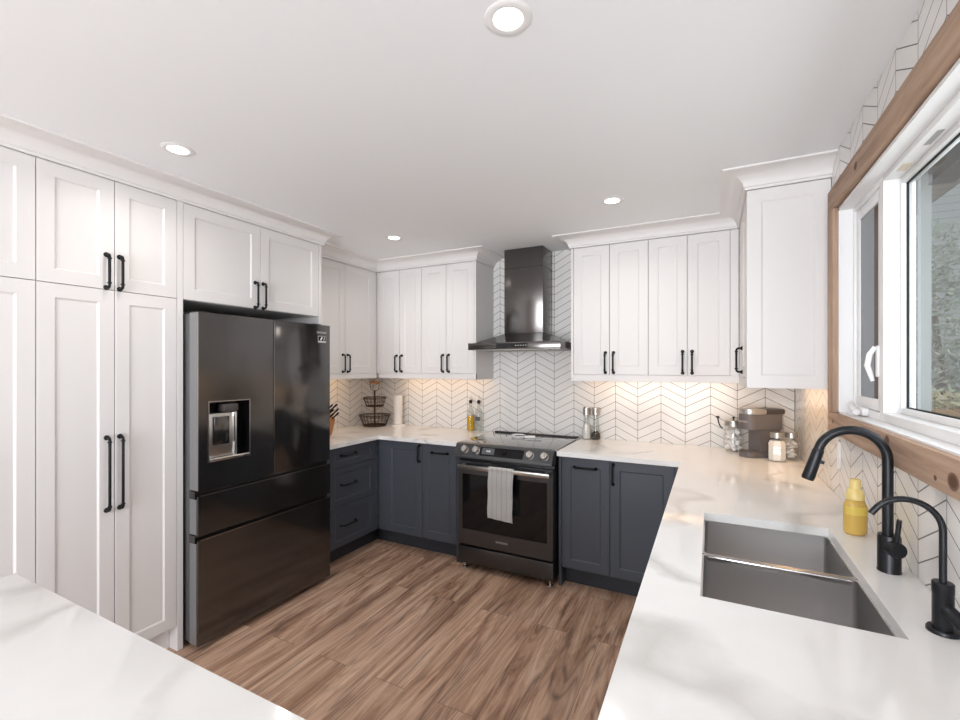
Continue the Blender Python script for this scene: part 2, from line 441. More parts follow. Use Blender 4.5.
# fixed picture window
z0, z1 = WZ0 + t, WZ1 - t; y0, y1 = .98, 1.995
bm = bmesh.new()
box(bm, XFm, .60, y1 - .016, y1, z0, z1, .002); box(bm, XFm, .60, y0, y0 + .016, z0, z1, .002)
box(bm, XFm, .60, y0 + .016, y1 - .016, z0, z0 + .030, .002); box(bm, XFm, .60, y0 + .016, y1 - .016, z1 - .02, z1, .002)
w = struct('window_4', bm, 'vinyl')
bm = bmesh.new()
a0, a1, b0, b1 = y0 + .016, y1 - .016, z0 + .030, z1 - .02
box(bm, .563, .60, a0, a0 + .012, b0, b1, .002); box(bm, .563, .60, a1 - .012, a1, b0, b1, .002)
box(bm, .563, .60, a0 + .012, a1 - .012, b0, b0 + .02, .002); box(bm, .563, .60, a0 + .012, a1 - .012, b1 - .02, b1, .002)
obj('glazing_bead', bm, 'vinyl', w)
bm = bmesh.new(); q = .004
c0, c1, d0, d1 = a0 + .012, a1 - .012, b0 + .02, b1 - .02
box(bm, .576, .582, c0, c0 + q, d0, d1); box(bm, .576, .582, c1 - q, c1, d0, d1); box(bm, .576, .582, c0, c1, d0, d0 + q); box(bm, .576, .582, c0, c1, d1 - q, d1)
obj('gasket', bm, 'darkgap', w, label='thin dark gasket around the pane')
obj('pane', B(.582, .588, c0, c1, d0, d1), 'pane', w)
obj('sticker', B(.531, .556, 1.84, 1.90, z1 - .0212, z1 - .0200), 'sticker', w, label='small beige sticker on the head of the frame')
obj('sticker', B(.537, .552, 1.62, 1.71, z1 - .0212, z1 - .0200), 'stickergrey', w, label='small grey sticker on the head of the frame')

# ------------------------------------------------------------------ cabinets
HPROF = {}
def handle_bm(L, vertical):
    """D-shaped bar pull standing off local -Y from y=0, centred on 0"""
    bm = bmesh.new(); r = .0060; so = .030; h = L / 2
    pts = []
    for s in (-1, 1):
        arc = [(s * h, 0), (s * h, -so + .012)] + [(s * (h - .012 + .012 * cos(a)), -so + .012 - .012 * sin(a)) for a in (pi / 6, pi / 3, pi / 2)]
        pts = pts + (arc if s < 0 else arc[::-1])
    def P(u, y): return (0, y, u) if vertical else (u, y, 0)
    tube(bm, [P(*p) for p in pts], r, 10)
    for s in (-1, 1):
        tube(bm, [P(s * h, 0), P(s * h, -.004), P(s * h, -.010)], [.0115, .0115, .007], 12)
        tube(bm, [P(s * (h - .016), -so), P(s * (h - .022), -so)], [.0088, .0088], 10)
    return bm
def shaker_bm(u0, u1, v0, v1, stile=.056, th=.019):
    bm = bmesh.new(); box(bm, u0, u1, 0, th, v0, v1, .0012, 1)
    bm.faces.ensure_lookup_table()
    f = max((f for f in bm.faces if f.normal.y < -.9 or abs(f.normal.y) > .9 and f.calc_center_median().y < .001), key=lambda f: f.calc_area())
    st = min(stile, (u1 - u0) * .33, (v1 - v0) * .33)
    r = bmesh.ops.inset_region(bm, faces=[f], thickness=st, depth=0, use_even_offset=True)
    r = bmesh.ops.inset_region(bm, faces=[f], thickness=.0075, depth=-.006, use_even_offset=True)
    return bm
def add_front(t, kind, u0, u1, v0, v1, m, hd=None, stile=.056, g=.0016):
    bm = shaker_bm(u0 + g, u1 - g, v0 + g, v1 - g, stile)
    bmesh.ops.recalc_face_normals(bm, faces=bm.faces[:])
    d = obj(kind, bm, m, t)
    if hd:
        o, uc, vc, L = hd
        obj('handle', handle_bm(L, o == 'v'), 'black', d, label='matte black bar handle', loc=(uc, 0, vc))
    return d
def cabinet(name, label, cat, loc, rot, group, body, fronts, m, extra=()):
    t = thing(name, label, cat, loc, rot, group)
    for nm, bx in body: obj(nm, B(*bx, bev=.001, seg=1), m, t)
    for f in fronts: add_front(t, *f[:5], m, f[5] if len(f) > 5 else None, f[6] if len(f) > 6 else .056)
    for nm, bx, mm in extra: obj(nm, B(*bx, bev=.001, seg=1), mm, t)
    return t
R90 = radians(90)
# -- tall wall on the left: local x = world Y, local y = depth to the left
XP = -2.46; DP = XP - XL - .002
def tall(label, ya, yb, name='pantry_cabinet'):
    w = yb - ya; h = w / 2
    return cabinet(name, label, 'cabinet', (XP, ya, 0), R90, 'tall white pantry cabinets',
        [('body', (0, w, .0205, DP, .13, 2.40))],
        [('door', 0, h, 1.829, 2.337, ('v', h - .033, 1.913, .150)), ('door', h, w, 1.829, 2.337, ('v', h + .019, 1.913, .150)),
         ('door', 0, h, .13, 1.829, ('v', h - .032, .985, .332)), ('door', h, w, .13, 1.829, ('v', h + .020, .985, .332))],
        'white', [('toe_kick', (0, w, .07, DP, 0, .13), 'white')])
tall('tall white shaker pantry with four doors, directly left of the fridge', .806, 1.353)
tall('tall white shaker pantry at the left edge, furthest from the fridge', .259, .806)
FY0, FY1 = 1.353, 2.325
t = thing('fridge_cabinet', 'white two-door cabinet bridging the top of the dark fridge, with full-height side panels', 'cabinet', (XP, FY0, 0), R90)
obj('body', B(.032, .944, .0205, DP, 1.829, 2.40, bev=.001, seg=1), 'white', t)
obj('side_panel', B(.001, .030, 0, DP, 0, 2.40, bev=.001, seg=1), 'white', t)
obj('side_panel', B(.946, .971, 0, DP, 0, 2.40, bev=.001, seg=1), 'white', t)
add_front(t, 'door', .031, .485, 1.829, 2.337, 'white', ('v', .485 - .037, 1.911, .150))
add_front(t, 'door', .485, .945, 1.829, 2.337, 'white', ('v', .485 + .017, 1.911, .150))

# -- upper cabinets
XU = -2.715; DU = XU - XL - .002
def upper(name, label, loc, rot, w, d, doors, x0=0, rail=True, extra=(), bx=None):
    bx = bx or (0, w)
    b = [('body', (bx[0], bx[1], .0205, d, .044, 1.03))]
    ex = [('light_rail', (x0, w, .002, .0200, 0, .0455), 'white')] if rail else []
    return cabinet(name, label, 'cabinet', loc, rot, 'white upper cabinets', b, doors, 'white', ex + list(extra))
ZU = 1.373
def pair(a, b, c): return [('door', a, b, .046, .962, ('v', b - .028, .132, .140)), ('door', b, c, .046, .962, ('v', b + .028, .132, .140))]
# along the left wall, running to the corner
t = upper('wall_cabinet', 'white upper cabinet on left wall between the fridge and the corner', (XU, 2.327, ZU), R90, .893, DU,
      pair(.138, .493, .850), extra=[('filler', (0, .137, .001, .020, .046, .962), 'white'), ('filler', (.851, .893, .001, .020, .046, .962), 'white')])
DB = YB - 3.22 - .002
upper('wall_cabinet', 'white upper cabinet on back wall tucked into the left corner', (-2.715, 3.22, ZU), 0, .490, DB,
      pair(.015, .255, .490), x0=.02, bx=(.03, .490), extra=[('filler', (.001, .014, .001, .020, .046, .962), 'white')])
upper('wall_cabinet', 'white upper cabinet immediately left of the range hood', (-2.225, 3.22, ZU), 0, .534, DB,
      pair(0, .250, .517), extra=[('end_panel', (.518, .534, 0, DB, -.002, .962), 'white')], bx=(0, .516))
upper('wall_cabinet', 'white upper cabinet immediately right of the range hood', (-.908, 3.22, ZU), 0, .532, DB,
      pair(.019, .275, .532), extra=[('end_panel', (0, .018, 0, DB, -.002, .962), 'white')], bx=(.02, .532))
upper('wall_cabinet', 'white upper cabinet above the coffee maker jars, its right door beside the corner', (-.376, 3.22, ZU), 0, .533, DB,
      pair(0, .240, .484), extra=[('filler', (.485, .531, .001, .020, .046, .962), 'white')])
# right wall cabinet: front faces -X
XN, YN = .157, 2.55; DN = XR - XN - .002
t = upper('wall_cabinet', 'white upper cabinet beside the window, panelled end facing the sink', (XN, 3.22, ZU), -R90, .649, DN,
      [('door', .29, .650, .046, .962, ('v', .33, .140, .132))], extra=[('filler', (.004, .289, .001, .020, .046, .962), 'white')], bx=(.004, .649))
bm = shaker_bm(0, DN, 0, .962, .058)
bmesh.ops.recalc_face_normals(bm, faces=bm.faces[:])
bm.transform(Matrix.Translation((.670, 0, 0)) @ Matrix.Rotation(radians(90), 4, 'Z'))
obj('end_panel', bm, 'white', t)

# warm strips under the uppers
def strip(t, x0, x1, y, power):
    o = obj('light_strip', B(x0, x1, y - .008, y + .008, .034, .0435), 'strip', t, label='warm glowing light strip')
    l = bpy.data.lights.new('strip_lamp', 'AREA'); l.shape = 'RECTANGLE'; l.size = x1 - x0; l.size_y = .02; l.energy = power; l.color = (1, .60, .28)
    q = bpy.data.objects.new('strip_lamp', l); COL.objects.link(q); q.parent = t; q.location = ((x0 + x1) / 2, y, .031)
uppers = [o for o in COL.objects if o.name.startswith('wall_cabinet') and o.type == 'EMPTY']
for o, (a, b, p) in zip(uppers, [(.05, .80, .6), (.10, .48, .42), (.02, .50, .40), (.03, .52, .40), (.02, .50, .42), (.02, .62, 1.35)]):
    strip(o, a, b, .21, p)

# -- base cabinets
YD = 2.94; DBB = YB - YD - .002
def basecab(label, loc, rot, w, d, fronts, extra=(), toe=None, name='base_cabinet'):
    return cabinet(name, label, 'cabinet', loc, rot, 'dark slate blue base cabinets',
        [('body', (0, w, .0205, d, .12, .882))], fronts, 'navy',
        [('toe_kick', ((toe or (0, w))[0], (toe or (0, w))[1], .085, d, 0, .12), 'toe')] + list(extra))
DL = XP - XL - .002
basecab('slate blue drawer base with three drawers, between the fridge and the corner', (XP, 2.327, 0), R90, .600, DL,
    [('drawer', .08, .563, .722, .874, ('h', .262, .812, .150), .045), ('drawer', .08, .563, .436, .722, ('h', .262, .590, .150), .045),
     ('drawer', .08, .563, .13, .436, ('h', .262, .288, .150), .045)],
    [('filler', (0, .079, .001, .020, .13, .874), 'navy'), ('filler', (.564, .614, .001, .020, .13, .874), 'navy')], (0, .695))
basecab('slate blue corner base with one door and vertical handle, left of the range', (-2.46, YD, 0), 0, .438, DBB,
    [('door', .075, .438, .13, .874, ('v', .412, .790, .126))],
    [('filler', (.001, .074, .001, .020, .13, .874), 'navy')], (-.083, .438))
basecab('narrow slate blue pull-out base with horizontal handle, left of the range', (-2.022, YD, 0), 0, .355, DBB,
    [('door', 0, .310, .13, .874, ('h', .162, .810, .140))],
    [('end_panel', (.312, .355, .001, DBB, 0, .880), 'navy')], (0, .311))
basecab('narrow slate blue pull-out base with horizontal handle, right of the range', (-.914, YD, 0), 0, .339, DBB,
    [('door', .022, .339, .13, .874, ('h', .180, .811, .140))],
    [('end_panel', (0, .020, .001, DBB, 0, .880), 'navy')], (.021, .339))
basecab('slate blue base with one wide door, in the right corner below the white worktop', (-.575, YD, 0), 0, .455, DBB,
    [('door', 0, .380, .13, .874, ('v', .020, .788, .126))],
    [('filler', (.381, .455, .001, .020, .13, .874), 'navy')])

# right run under the sink: front faces -X, only its worktop is in view
t = thing('sink_cabinet', 'slate blue sink base carrying the white worktop along the window wall', 'cabinet', (-.115, 2.935, 0), -R90, None)
DS = XR + .115 - .002
bm = bmesh.new()
box(bm, 0, 2.58, .0205, DS, .12, .62); box(bm, 0, .96, .0205, DS, .62, .882); box(bm, 1.75, 2.58, .0205, DS, .62, .882)
obj('body', bm, 'navy', t)
obj('toe_kick', B(0, 2.58, .08, DS, 0, .12), 'toe', t)
for i in range(5): add_front(t, 'door', .06 + i * .5, .06 + i * .5 + .5, .13, .874, 'navy', ('v', .06 + i * .5 + .04, .79, .126))

# -- worktops
def slab(poly, hole=None, z0=.884, z1=.914):
    bm = bmesh.new()
    if hole:
        (x0, x1, y0, y1), (hx0, hx1, hy0, hy1) = poly, hole
        xs = [x0, hx0, hx1, x1]; ys = [y0, hy0, hy1, y1]
        for z in (z0, z1):
            V = [[bm.verts.new((x, y, z)) for x in xs] for y in ys]
            for i in range(3):
                for j in range(3):
                    if (i, j) != (1, 1): bm.faces.new((V[i][j], V[i][j + 1], V[i + 1][j + 1], V[i + 1][j]))
        bm.verts.ensure_lookup_table(); b = lambda z, i, j: bm.verts[z * 16 + i * 4 + j]
        for path in ([(0, 0), (0, 1), (0, 2), (0, 3), (1, 3), (2, 3), (3, 3), (3, 2), (3, 1), (3, 0), (2, 0), (1, 0)], [(1, 1), (1, 2), (2, 2), (2, 1)]):
            for p, q in zip(path, path[1:] + path[:1]):
                bm.faces.new((b(0, *p), b(0, *q), b(1, *q), b(1, *p)))
    else: prism(bm, poly, z0, z1)
    return bm
o = obj('worktop', slab([(XL + .001, 2.327), (-2.415, 2.327), (-2.415, 2.885), (-1.668, 2.885), (-1.668, YB - .001), (XL + .001, YB - .001)]), 'quartz')
tag(o, 'L-shaped white quartz worktop in the left corner under the basket and paper towel', 'worktop')
# right L: back piece joined to the sink run (one slab)
SX0, SX1, SY0, SY1 = -.023, .363, 1.225, 1.94
bm = bmesh.new()
xs = [-.910, -.160, SX0, SX1, XR - .001]; ys = [.34, SY0, SY1, 2.885, YB - .001]
def inside(i, j):                 # cell column i, row j
    if i == 0: return j == 3
    return not (i == 2 and j == 1)
vs = {}
def gv(i, j, z):
    if (i, j, z) not in vs: vs[(i, j, z)] = bm.verts.new((xs[i], ys[j], (.884, .914)[z]))
    return vs[(i, j, z)]
for i in range(4):
    for j in range(4):
        if not inside(i, j): continue
        for z in (0, 1): bm.faces.new([gv(a, b, z) for a, b in ((i, j), (i + 1, j), (i + 1, j + 1), (i, j + 1))])
        for (di, dj, e) in ((-1, 0, ((i, j), (i, j + 1))), (1, 0, ((i + 1, j), (i + 1, j + 1))), (0, -1, ((i, j), (i + 1, j))), (0, 1, ((i, j + 1), (i + 1, j + 1)))):
            a, b = i + di, j + dj
            if not (0 <= a < 4 and 0 <= b < 4 and inside(a, b)):
                p, q = e; bm.faces.new((gv(*p, 0), gv(*q, 0), gv(*q, 1), gv(*p, 1)))
o = obj('worktop', bm, 'quartz'); tag(o, 'L-shaped white quartz worktop with the sink cut into it, below the window', 'worktop')
# island
o = obj('worktop', B(-1.684, -.46, -.50, .510, .874, .914, bev=.002), 'quartz'); tag(o, 'white quartz island top in the lower left foreground', 'worktop')
o = thing('island_cabinet', 'slate blue island base under the white island top', 'cabinet', (-1.07, 0, 0))
obj('body', B(-.56, .56, -.46, .46, .10, .872), 'navy', o); obj('toe_kick', B(-.50, .50, -.40, .40, 0, .10), 'toe', o)

# ------------------------------------------------------------------ sink
t = thing('kitchen_sink', 'brushed steel undermount double-bowl sink set in the white worktop', 'sink', ((SX0 + SX1) / 2, (SY0 + SY1) / 2, .66))
def bowl(y0, y1):
    bm = bmesh.new(); x0, x1 = SX0 + .004, SX1 - .004; z1, z0 = .8835, .675; r = .014
    def rr(x0, x1, y0, y1, z, r, n=4):
        out = []
        for cx, cy, a0 in ((x1 - r, y1 - r, 0), (x0 + r, y1 - r, pi / 2), (x0 + r, y0 + r, pi), (x1 - r, y0 + r, 1.5 * pi)):
            for i in range(n + 1):
                a = a0 + i / n * pi / 2; out.append(bm.verts.new((cx + r * cos(a), cy + r * sin(a), z)))
        return out
    R = [rr(x0 - .012, x1 + .012, y0 - .006, y1 + .006, z1, r), rr(x0, x1, y0, y1, z1, r), rr(x0, x1, y0, y1, z0 + .012, r), rr(x0 + .004, x1 - .004, y0 + .004, y1 - .004, z0 + .003, r), rr(x0 + .012, x1 - .012, y0 + .012, y1 - .012, z0, r)]
    for A, Bq in zip(R, R[1:]):
        n = len(A)
        for i in range(n): bm.faces.new((A[i], A[(i + 1) % n], Bq[(i + 1) % n], Bq[i]))
    bm.faces.new(R[-1])
    bm.transform(Matrix.Translation((-(SX0 + SX1) / 2, -(SY0 + SY1) / 2, -.66)))
    return bm
YDv = 1.590
obj('bowl', bowl(SY0 + .004, YDv - .008), 'sinksteel', t, angle=50)
obj('bowl', bowl(YDv + .008, SY1 - .004), 'sinksteel', t, angle=50)
obj('divider', B(SX0 - (SX0 + SX1) / 2 + .004, SX1 - (SX0 + SX1) / 2 - .004, YDv - .009 - (SY0 + SY1) / 2, YDv + .009 - (SY0 + SY1) / 2, .205, .2225, bev=.004), 'chrome', t, label='polished ridge between the two bowls')
for yy in (1.40, 1.77):
    obj('drain', lathe(bmesh.new(), [(.045, .0155), (.045, .018), (.036, .019), (.030, .0165), (0, .0165)], (0, yy - (SY0 + SY1) / 2, 0)), 'chrome', t)

# ------------------------------------------------------------------ faucets
def arc_pts(p0, p1, p2, n): return [(Vector(p0) * (1 - s) ** 2 + Vector(p1) * 2 * s * (1 - s) + Vector(p2) * s * s) for s in [i / n for i in range(n + 1)]]
t = thing('kitchen_faucet', 'tall matte black gooseneck kitchen faucet behind the sink', 'faucet', (.436, 1.612, .914))
obj('base', lathe(bmesh.new(), [(.0265, 0), (.0265, .004), (.0255, .006), (.0255, .096), (.024, .100), (0, .100)]), 'faucet', t)
R = .078
pts = [(-.003, 0, .098), (-.003, 0, .27)] + [(-.003 - R + R * cos(a), 0, .304 + R * sin(a)) for a in [i / 18 * radians(168) for i in range(19)]]
obj('neck', tube(bmesh.new(), pts, .0125, 20), 'faucet', t)
e = Vector(pts[-1]); d = (e - Vector(pts[-2])).normalized()
h = obj('spray_head', tube(bmesh.new(), [e - d * .002, e, e + d * .006, e + d * .085, e + d * .092], [.0125, .0138, .0145, .0165, .0150], 20), 'faucet', t)
obj('spray_button', tube(bmesh.new(), [e + d * .030 + Vector((.010, -.004, -.004)), e + d * .030 + Vector((.021, -.006, -.008))], [.006, .0045], 10), 'faucet', h)
bm = bmesh.new()
tube(bm, [(.000, -.012, .070), (.009, -.037, .070), (.010, -.040, .070)], [.021, .021, .0195], 20)
lv = obj('lever_hub', bm, 'faucet', t)
obj('lever', tube(bmesh.new(), [(.006, -.030, .078), (.008, -.032, .105), (.012, -.034, .152)], [.0065, .006, .0055], 12), 'faucet', lv)

t = thing('filter_faucet', 'small matte black filtered-water tap at the right edge', 'faucet', (.437, 1.293, .914))
obj('base_plate', lathe(bmesh.new(), [(.027, 0), (.027, .006), (.025, .009), (0, .009)]), 'faucet', t)
obj('body', lathe(bmesh.new(), [(.0175, .008), (.0175, .084), (.0182, .085), (.0182, .104), (.0165, .106), (0, .106)]), 'faucet', t)
R = .060
pts = [(0, 0, .10), (0, 0, .20)] + [(-R + R * cos(a), 0, .213 + R * 1.0 * sin(a)) for a in [i / 16 * radians(150) for i in range(17)]]
e = Vector(pts[-1]); pts.append(tuple(e + (e - Vector(pts[-2])).normalized() * .012))
obj('neck', tube(bmesh.new(), pts, .0065, 16), 'faucet', t)
hb = obj('lever_hub', tube(bmesh.new(), [(.004, -.008, .050), (.020, -.040, .036), (.021, -.042, .035)], [.0145, .0145, .013], 18), 'faucet', t)
obj('lever', tube(bmesh.new(), [(.020, -.034, .040), (.024, -.030, .075), (.025, -.028, .086)], [.0042, .004, .0038], 10), 'faucet', hb)

# ------------------------------------------------------------------ fridge: front faces +X
FX, FA, FB = -2.35, 1.395, 2.2975
t = thing('refrigerator', 'black stainless four-door refrigerator with water dispenser', 'refrigerator', (FX, FA, 0), R90)
w = FB - FA; mid = .449
obj('body', B(.004, w - .004, .085, .66, .03, 1.755, bev=.004), 'fside', t)
bm = bmesh.new()
box(bm, .01, w - .01, .076, .086, .04, 1.75)
obj('gasket', bm, 'darkgap', t)
for a_ in (.02, w - .09): obj('hinge_cover', B(a_, a_ + .07, .06, .13, 1.757, 1.772, bev=.004), 'blackplastic', t)
for x in (.05, w - .05):
    for y in (.12, .60): obj('foot', lathe(bmesh.new(), [(.022, 0), (.022, .02), (.012, .022), (.012, .032), (0, .032)], (x, y, 0), 14), 'blackplastic', t)
obj('base_grille', B(.03, w - .03, .095, .115, .008, .032), 'blackplastic', t)
DX0, DX1, DZ0, DZ1 = .057, .288, .975, 1.287        # dispenser opening in the left door
bm = bmesh.new()
xs = [.001, DX0, DX1, mid - .003]; zs = [.832, DZ0, DZ1, 1.760]
V = [[bm.verts.new((x, 0, z)) for x in xs] for z in zs]
for i in range(3):
    for j in range(3):
        if (i, j) != (1, 1): bm.faces.new((V[i][j], V[i][j + 1], V[i + 1][j + 1], V[i + 1][j]))
Bk = {}
for (i, j) in ((0, 0), (0, 3), (3, 3), (3, 0)): Bk[(i, j)] = bm.verts.new((xs[j], .074, zs[i]))
edge = {0: [(0, 0), (0, 1), (0, 2), (0, 3)], 1: [(0, 3), (1, 3), (2, 3), (3, 3)], 2: [(3, 3), (3, 2), (3, 1), (3, 0)], 3: [(3, 0), (2, 0), (1, 0), (0, 0)]}
for s in edge.values(): bm.faces.new([V[i][j] for i, j in s] + [Bk[s[-1]], Bk[s[0]]])
bm.faces.new([Bk[q] for q in ((0, 0), (0, 3), (3, 3), (3, 0))])
ldoor = obj('door', bm, 'bsteel', t, angle=30)
obj('edge_highlight', B(-.0008, .0022, -.0008, .006, .834, 1.758), 'frim', ldoor, label='bright strip painted in for the highlight on the left door edge')  # pale strip imitates the light caught along this edge
obj('door_side', B(-.0008, .0012, .006, .073, .834, 1.758), 'fdoorside', ldoor, label='lighter grey side of the left door')
# dispenser recess
bm = bmesh.new(); y1 = .062
q = [(DX0, DZ0), (DX1, DZ0), (DX1, DZ1), (DX0, DZ1)]
A = [bm.verts.new((x, 0, z)) for x, z in q]; Bq = [bm.verts.new((x, y1, z)) for x, z in q]
for i in range(4): bm.faces.new((A[i], A[(i + 1) % 4], Bq[(i + 1) % 4], Bq[i]))
bm.faces.new(Bq)
dr = obj('dispenser', bm, 'blackglass', ldoor, label='recessed water and ice dispenser')
bm = bmesh.new(); f = .006
box(bm, DX0 - f, DX0, -.003, .004, DZ0 - f, DZ1 + f); box(bm, DX1, DX1 + f, -.003, .004, DZ0 - f, DZ1 + f)
box(bm, DX0, DX1, -.003, .004, DZ1, DZ1 + f)
obj('dispenser_frame', bm, 'frim', ldoor)
obj('drip_tray', B(DX0 + .002, DX1 - .002, -.006, .060, DZ0 - .004, DZ0 + .014, bev=.003), 'chrome', ldoor)
obj('dispenser_panel', B(DX0 + .003, DX0 + .150, .012, .055, DZ0 + .016, DZ1 - .062, bev=.004), 'brushed', ldoor)
obj('dispenser_paddle', B(DX0 + .025, DX0 + .112, -.004, .014, DZ0 + .082, DZ1 - .080, bev=.004), 'bsteel', ldoor)
obj('dispenser_spout', B(DX0 + .078, DX0 + .165, -.004, .055, DZ1 - .056, DZ1 - .014, bev=.006), 'keurigdark', ldoor)
obj('dispenser_edge', tube(bmesh.new(), [(DX0 + .153, .010, DZ0 + .012), (DX0 + .153, .010, DZ1 - .06)], .009, 10), 'chrome', ldoor)
rdoor = obj('door', B(mid + .003, w - .001, 0, .074, .832, 1.760, bev=.003), 'bsteel', t)
text('SAMSUNG', .018, 'text', rdoor, 'brand_lettering', TM(w - .076, -.0008, 1.707))
obj('edge_highlight', B(mid + .002, mid + .0045, -.0008, .004, .834, 1.758), 'frim', rdoor, label='bright strip painted in for the lit edge of the right door')  # lit edge put in as a strip of lighter metal
st = obj('energy_sticker', B(w - .108, w - .038, -.0012, 0, 1.640, 1.684), 'text', rdoor, label='small black and white sticker')
obj('sticker_print', B(w - .105, w - .041, -.0018, -.0011, 1.651, 1.681), 'blackglass', st)
bm = prism(bmesh.new(), [(w - .093, 1.655), (w - .080, 1.655), (w - .067, 1.677), (w - .080, 1.677)], -.0024, -.0017, 'y')
prism(bm, [(w - .062, 1.655), (w - .056, 1.655), (w - .049, 1.677), (w - .055, 1.677)], -.0024, -.0017, 'y')
obj('sticker_mark', bm, 'pod', st)
def fdrawer(z0, z1):
    bm = prism(bmesh.new(), [(.0, z0), (.074, z0), (.074, z1), (.030, z1), (.030, z1 - .038), (.012, z1 - .038), (.008, z1 - .022), (0, z1 - .022)], .001, w - .001, 'x')
    d = obj('drawer', bm, 'bsteel', t, angle=9)
    obj('drawer_lip', B(.012, w - .012, -.0012, .006, z1 - .0235, z1 - .0195), 'frim', d, label='bright edge along the drawer grip')
    obj('drawer_side', B(-.0008, .0015, .014, .073, z0 + .002, z1 - .040), 'fdoorside', d, label='lighter grey side of the drawer')
    return d
fdrawer(.602, .826); fdrawer(.030, .596)

# ------------------------------------------------------------------ range (front faces -Y)
RX0, RX1, RY = -1.655, -.924, 2.86
t = thing('range_cooker', 'black stainless slide-in range with ceramic cooktop and four knobs', 'range', (RX0, RY, 0))
w = RX1 - RX0
obj('body', B(.004, w - .004, .03, .66, .05, .905, bev=.002), 'blackplastic', t)
obj('cooktop', B(-.008, w + .008, .035, .636, .905, .922, bev=.003), 'cooktop', t)
obj('rear_vent', B(.0, w, .637, .66, .905, .9235, bev=.002), 'blackplastic', t)
bm = prism(bmesh.new(), [(-.052, .828), (-.046, .822), (.035, .822), (.035, .922), (.020, .922), (-.004, .918), (-.050, .842)], -.004, w + .004, 'x')
cp = obj('control_panel', bm, 'rsteel', t, angle=9)
nrm = Vector((0, -.855, .52)).normalized(); dn = Vector((0, -.046, -.076)).normalized()
top = Vector((0, -.004, .918))
PM = Matrix.Identity(4)
for i, c in enumerate((Vector((1, 0, 0)), -dn, nrm)):
    for r in range(3): PM[r][i] = c[r]
def onpanel(x, v, lift=0): return Matrix.Translation(top + dn * v + Vector((x, 0, 0)) + nrm * lift) @ PM
bm = box(bmesh.new(), -.165, .165, -.034, .030, 0, .0015); bm.transform(onpanel(.365, .044))
obj('touch_panel', bm, 'blackglass', cp)
bm = box(bmesh.new(), -.048, .048, -.023, .023, 0, .0012); bm.transform(onpanel(.265, .044, .0014))
ds = obj('display', bm, 'display', cp, label='small grey display')
text('12:00', .016, 'disptext', ds, 'clock_digits', onpanel(.265, .044, .0034))
def knob(x, r, v=.046):
    bm = lathe(bmesh.new(), [(r * 1.12, 0), (r * 1.12, .004), (r, .006), (r * .94, .026), (r * .86, .029), (0, .029)], seg=24)
    bm.transform(onpanel(x, v)); k_ = obj('knob', bm, 'brushed', cp, label='round steel control knob')
    bm = box(bmesh.new(), -.0045, .0045, -r * .93, r * .93, .026, .036, .002); bm.transform(onpanel(x, v))
    obj('knob_grip', bm, 'chrome', k_)
for x in (.080, .170, .578, .680): knob(x, .024)
bm = lathe(bmesh.new(), [(.016, 0), (.016, .014), (.013, .018), (0, .018)], seg=20); bm.transform(onpanel(.386, .044))
obj('selector_knob', bm, 'blackglass', cp)
# oven door
WX0, WX1, WZ_0, WZ_1 = .042, .686, .298, .700
bm = bmesh.new()
xs = [.004, WX0, WX1, w - .004]; zs = [.188, WZ_0, WZ_1, .792]
V = [[bm.verts.new((x, 0, z)) for x in xs] for z in zs]
for i in range(3):
    for j in range(3):
        if (i, j) != (1, 1): bm.faces.new((V[i][j], V[i][j + 1], V[i + 1][j + 1], V[i + 1][j]))
Bk = {(i, j): bm.verts.new((xs[j], .03, zs[i])) for (i, j) in ((0, 0), (0, 3), (3, 3), (3, 0))}
for s in edge.values(): bm.faces.new([V[i][j] for i, j in s] + [Bk[s[-1]], Bk[s[0]]])
bm.faces.new([Bk[q] for q in ((0, 0), (0, 3), (3, 3), (3, 0))])
od = obj('oven_door', bm, 'rsteel', t)
obj('oven_window', B(WX0, WX1, .003, .012, WZ_0, WZ_1), 'blackglass', od, label='dark glass oven window')
bm = bmesh.new()
box(bm, .030, w - .010, -.062, -.040, .746, .776, .005)
for x in (.055, w - .045): box(bm, x - .012, x + .012, -.045, .002, .750, .772, .003)
obj('oven_handle', bm, 'brushed', od, label='flat steel handle bar')
text('SAMSUNG', .020, 'text', od, 'brand_lettering', TM(w / 2 - .01, -.0008, .243))
obj('storage_drawer', B(.004, w - .004, 0, .03, .052, .172, bev=.003), 'rsteel', t)
for x in (.045, w - .035):
    for y in (.035, .60):
        obj('foot', lathe(bmesh.new(), [(.018, 0), (.018, .012), (.008, .014), (.008, .052), (0, .052)], (x, y, 0), 14), 'chrome', t)
# towel over the handle
bm = bmesh.new()
x0, x1 = -1.373, -1.186; ny = 26
def towelsheet():
    prof = [(2.7790, .50 + .0 * i) for i in range(0)]
    front, back = [], []
    for i in range(13): front.append((2.7935 - .004 * sin(i * .9), .430 + i * (.765 - .430) / 12))
    over = [(2.7955 + .0125 * (1 - cos(a)), .7665 + .0175 * sin(a)) for a in [i / 8 * pi for i in range(9)]]
    for i in range(8): back.append((2.8225, .765 - i * .028))
    return front + over + back
sh = towelsheet(); rows = []
for j in range(15):
    u = j / 14; x = x0 + (x1 - x0) * u
    rows.append([bm.verts.new((x + (.004 * sin(z * 9) if z < .74 else 0), y - (.0028 * sin(u * 17 + z * 5) * min(1, max(0, (.76 - z) * 6)) if y < 2.81 else 0), z - (.010 * u * 1.2 if (y < 2.81 and z < .44) else 0))) for y, z in sh])
for A, Bq in zip(rows, rows[1:]):
    for i in range(len(sh) - 1): bm.faces.new((A[i], A[i + 1], Bq[i + 1], Bq[i]))
bmesh.ops.solidify(bm, geom=bm.faces[:], thickness=.0022)
o = obj('tea_towel', bm, 'towel', angle=60); tag(o, 'white linen tea towel with grey stripes hanging over the oven handle', 'towel')

